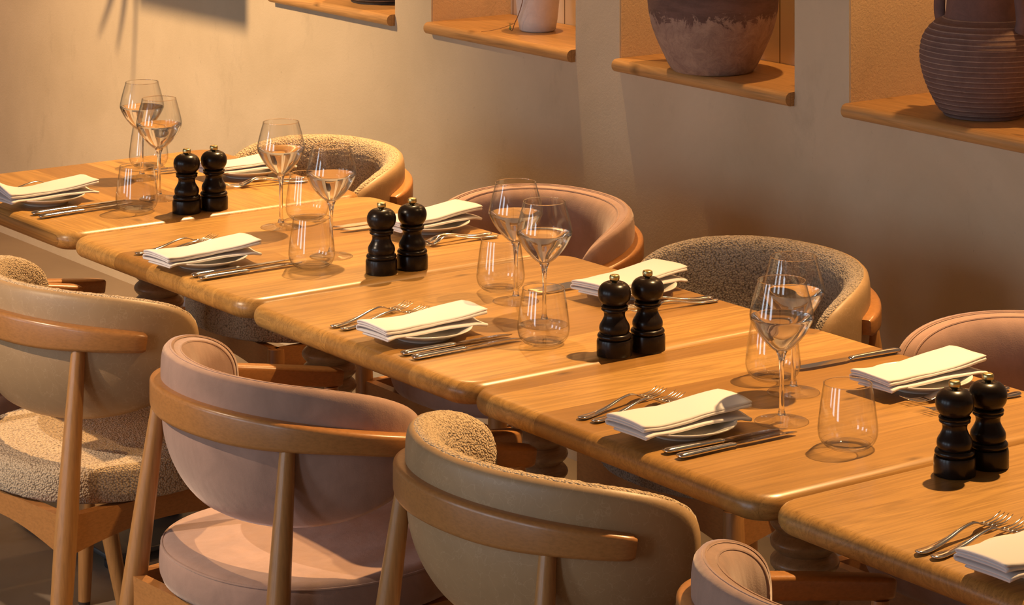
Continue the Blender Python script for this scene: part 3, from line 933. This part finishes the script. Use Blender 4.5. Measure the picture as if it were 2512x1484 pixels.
def make_napkin(seed, lift=0.0):
    """cloth folded over and over: the folded strip shows at its -Y end, layers fan apart at +Y"""
    rnd = random.Random(seed)
    W = 0.094; L = 0.212
    pts = []
    def turn(x, z0, z1, sg):
        for k in range(7):
            a = -PI / 2 + PI * k / 6
            pts.append((x + sg * (z1 - z0) / 2 * math.cos(a), (z0 + z1) / 2 + (z1 - z0) / 2 * math.sin(a)))
    def run(xa, xb, zz, k=12):
        for i in range(1, k): pts.append((xa + (xb - xa) * i / k, zz))
    h = 0.0025
    run(-W / 2 + 0.010, W / 2, 0.0)
    turn(W / 2, 0, h, 1)
    run(W / 2, -W / 2, h)
    turn(-W / 2, h, 3 * h, -1)
    run(-W / 2, W / 2 - 0.006, 3 * h)
    turn(W / 2 - 0.006, 3 * h, 4 * h, 1)
    run(W / 2 - 0.006, -W / 2 + 0.002, 4 * h)
    turn(-W / 2 + 0.002, 4 * h, 5 * h, -1)
    run(-W / 2 + 0.002, W / 2 + 0.001, 5 * h, 14)
    z = 5 * h
    n = len(pts); ny = 36
    V = []; F = []
    ph = rnd.random() * 6; amp = 0.0010 + 0.0012 * rnd.random()
    for iy in range(ny + 1):
        t = iy / ny
        for i, (x, zz) in enumerate(pts):
            lay = zz / z
            y = -L / 2 + L * t * (1.0 - 0.03 * (1 - lay)) + (0.004 * math.sin(x * 60 + ph)) * (1 if t > 0.5 else 0.4) * t
            fan = 0.010 * max(0, t - 0.45) / 0.55 * min(1, max(0, (lay - 0.3) / 0.25))
            droop = -0.004 * (1 - lay) * max(0, abs(t - 0.5) * 2 - 0.82) / 0.18
            sag = 0.0018 * math.sin(PI * t + ph) + amp * math.sin(9 * t + 40 * x + ph * lay)
            bulge = 0.004 * math.exp(-((t - 0.02) / 0.08) ** 2) * lay
            xx = x * (1 + 0.04 * math.sin(3 * t + ph)) + 0.003 * math.sin(5 * t + ph)
            edge = (2 * x / W) ** 4 * 0.0022 * lay
            V.append((xx, y, 0.0072 + zz + fan + droop + sag * 0.6 + bulge * 0.6 - edge + lift * max(0, 1 - t / 0.4) ** 2 * lay * (0.5 - x / W)))
    for iy in range(ny):
        for i in range(n - 1):
            a = iy * n + i
            F.append((a, a + 1, a + n + 1, a + n))
    o = mesh_obj('napkin', V, F, LINEN)
    so = o.modifiers.new('cloth', 'SOLIDIFY'); so.thickness = 0.0023; so.offset = 0
    return o

def cutlery_sweep(name, stations, mat, parent=None):
    """stations: (y, halfwidth, z, thickness) -> lens section strip"""
    V = []; F = []; m = 10
    for y, hw, z, th in stations:
        for k in range(m):
            a = 2 * PI * k / m
            V.append((hw * math.cos(a), y, z + th / 2 * math.sin(a)))
    for i in range(len(stations) - 1):
        for j in range(m):
            k = (j + 1) % m
            F.append((i * m + j, (i + 1) * m + j, (i + 1) * m + k, i * m + k))
    F.append(tuple(range(m))); F.append(tuple((len(stations) - 1) * m + j for j in range(m))[::-1])
    return fix_normals(mesh_obj(name, V, F, mat, parent))

def make_fork():
    t = empty('fork', (0, 0, 0))
    st = smooth_prof([(0.000, 0.0035, 0.0040, 0.003), (0.004, 0.0078, 0.0035, 0.0045), (0.014, 0.0092, 0.0030, 0.005), (0.035, 0.0070, 0.0030, 0.005), (0.065, 0.0048, 0.0065, 0.0045),
                      (0.095, 0.0032, 0.0125, 0.0040), (0.118, 0.0028, 0.0150, 0.0035), (0.130, 0.0050, 0.0135, 0.0026), (0.140, 0.0100, 0.0095, 0.0022), (0.150, 0.0118, 0.0062, 0.0020), (0.156, 0.0118, 0.0050, 0.0018)], 3)
    cutlery_sweep('handle', st, STEEL, t)
    for k in range(4):
        x0 = -0.0102 + 0.0068 * k
        V = []; F = []
        stt = [(0.154, 0.0017, 0.0050, 0.0019), (0.165, 0.0014, 0.0040, 0.0018), (0.180, 0.0012, 0.0050, 0.0017), (0.193, 0.0010, 0.0085, 0.0014), (0.200, 0.0004, 0.0115, 0.0008)]
        p = cutlery_sweep('tine', stt, STEEL, t); p.location = (x0, 0, 0)
    return t

def make_knife():
    t = empty('table_knife', (0, 0, 0))
    st = smooth_prof([(0.000, 0.0050, 0.0050, 0.004), (0.003, 0.0080, 0.0050, 0.007), (0.015, 0.0086, 0.0050, 0.009), (0.060, 0.0070, 0.0050, 0.0085), (0.095, 0.0062, 0.0050, 0.0075), (0.104, 0.0068, 0.0050, 0.0065), (0.108, 0.0040, 0.0050, 0.0045)], 3)
    cutlery_sweep('handle', st, STEEL, t)
    V = []; F = []
    sts = [(0.106, -0.004, 0.004), (0.115, -0.0075, 0.0055), (0.130, -0.0092, 0.0060), (0.170, -0.0098, 0.0062), (0.200, -0.0092, 0.0062), (0.213, -0.0065, 0.0060), (0.222, -0.0010, 0.0052), (0.2235, 0.0035, 0.0045)]
    for y, xa, xb in sts:
        V += [(xa, y, 0.0046), ((xa + xb) / 2, y, 0.0055), (xb, y, 0.0060), (xb, y, 0.0040), ((xa + xb) / 2, y, 0.0040)]
    m = 5
    for i in range(len(sts) - 1):
        for j in range(m):
            k = (j + 1) % m
            F.append((i * m + j, (i + 1) * m + j, (i + 1) * m + k, i * m + k))
    F.append(tuple(range(m))); F.append(tuple((len(sts) - 1) * m + j for j in range(m))[::-1])
    o = mesh_obj('blade', V, F, STEEL, t); sharp(o, 12)
    return t

P0 = {}
def put(kind, maker, x, y, z, rz, label, cat, group):
    if kind not in P0: P0[kind] = maker(); t = P0[kind]
    else: t = copy_tree(P0[kind])
    t.location = (x, y, z); t.rotation_euler = (0, 0, math.radians(rz))
    return tag(t, label, cat, group)
names = ['on the last table', 'on the second table from the far end', 'on the middle table', 'on the second nearest table', 'on the nearest table']
near = [(-1.700, 0.087), (-0.980, 0.068), (-0.276, 0.102), (0.428, 0.095), (1.171, 0.080)]
far = [(-1.713, 0.590), (-0.990, 0.595), (-0.314, 0.585), (0.451, 0.568)]
Z0 = TOPZ + 0.0003
PZ = TOPZ + 0.0003
for i, (x, y) in enumerate(near):
    put('plate', make_plate, x, y, PZ, 0, 'white side plate under the aisle-side napkin ' + names[i], 'plate', 'side plates under the napkins')
    n_ = make_napkin(10 + i, 0.024 if i == 0 else 0.0); n_.location = (x, y, TOPZ + 0.0128); n_.rotation_euler = (0, 0, math.radians((3, 2, 0, -2, -2)[i]))
    tag(n_, 'folded white linen napkin on the aisle side ' + names[i], 'napkin', 'folded napkins')
for i, (x, y) in enumerate(far):
    put('plate', make_plate, x, y, PZ, 0, 'white side plate under the wall-side napkin ' + names[i], 'plate', 'side plates under the napkins')
    n_ = make_napkin(30 + i); n_.location = (x, y, TOPZ + 0.0128); n_.rotation_euler = (0, 0, math.radians((-3, 3, 6, 0)[i]))
    tag(n_, 'folded white linen napkin on the wall side ' + names[i], 'napkin', 'folded napkins')
gf = 'forks beside the plates'; gk = 'knives beside the plates'
FK = [[(-1.835, 0.020, 8), (-1.80, 0.03, 4)], [(-1.13, 0.000, 10), (-1.105, 0.005, 3)], [(-0.417, 0.004, 14), (-0.392, 0.008, 9)], [(0.286, 0.010, 12), (0.312, 0.016, 9)], [(1.040, -0.012, 9), (1.065, -0.009, 6)]]
KN = [[(-1.591, 0.003, 4), (-1.552, 0.000, 4)], [(-0.897, -0.005, 2), (-0.868, -0.005, 1)], [(-0.190, 0.0, 0), (-0.158, 0.0, 0)], [(0.500, 0.003, -4), (0.532, 0.003, -1)], []]
for i in range(5):
    for j, (x, y, r) in enumerate(FK[i]):
        put('fork', make_fork, x, y, Z0, r, ('outer' if j == 0 else 'inner') + ' steel fork left of the aisle-side plate ' + names[i], 'fork', gf)
    for j, (x, y, r) in enumerate(KN[i]):
        put('knife', make_knife, x, y, Z0, r, ('inner' if j == 0 else 'outer') + ' steel knife right of the aisle-side plate ' + names[i], 'knife', gk)
FF = [[(-1.600, 0.672, 176), (-1.565, 0.66, 168)], [(-0.880, 0.672, 180), (-0.852, 0.668, 176)], [(-0.200, 0.680, 172), (-0.178, 0.676, 178)], [(0.548, 0.668, 170), (0.580, 0.660, 178)]]
KF = [[(-1.86, 0.66, 178), (-1.835, 0.66, 179)], [(-1.095, 0.66, 177), (-1.065, 0.66, 178)], [(-0.435, 0.66, 182), (-0.41, 0.66, 180)], [(0.277, 0.690, 177)]]
for i in range(4):
    for j, (x, y, r) in enumerate(FF[i]):
        put('fork', make_fork, x, y, Z0, r, ('inner' if j == 0 else 'outer') + ' steel fork beside the wall-side plate ' + names[i], 'fork', gf)
    for j, (x, y, r) in enumerate(KF[i]):
        put('knife', make_knife, x, y, Z0, r, (('outer' if j == 0 else 'inner') + ' steel knife beside the wall-side plate ' + names[i]), 'knife', gk)
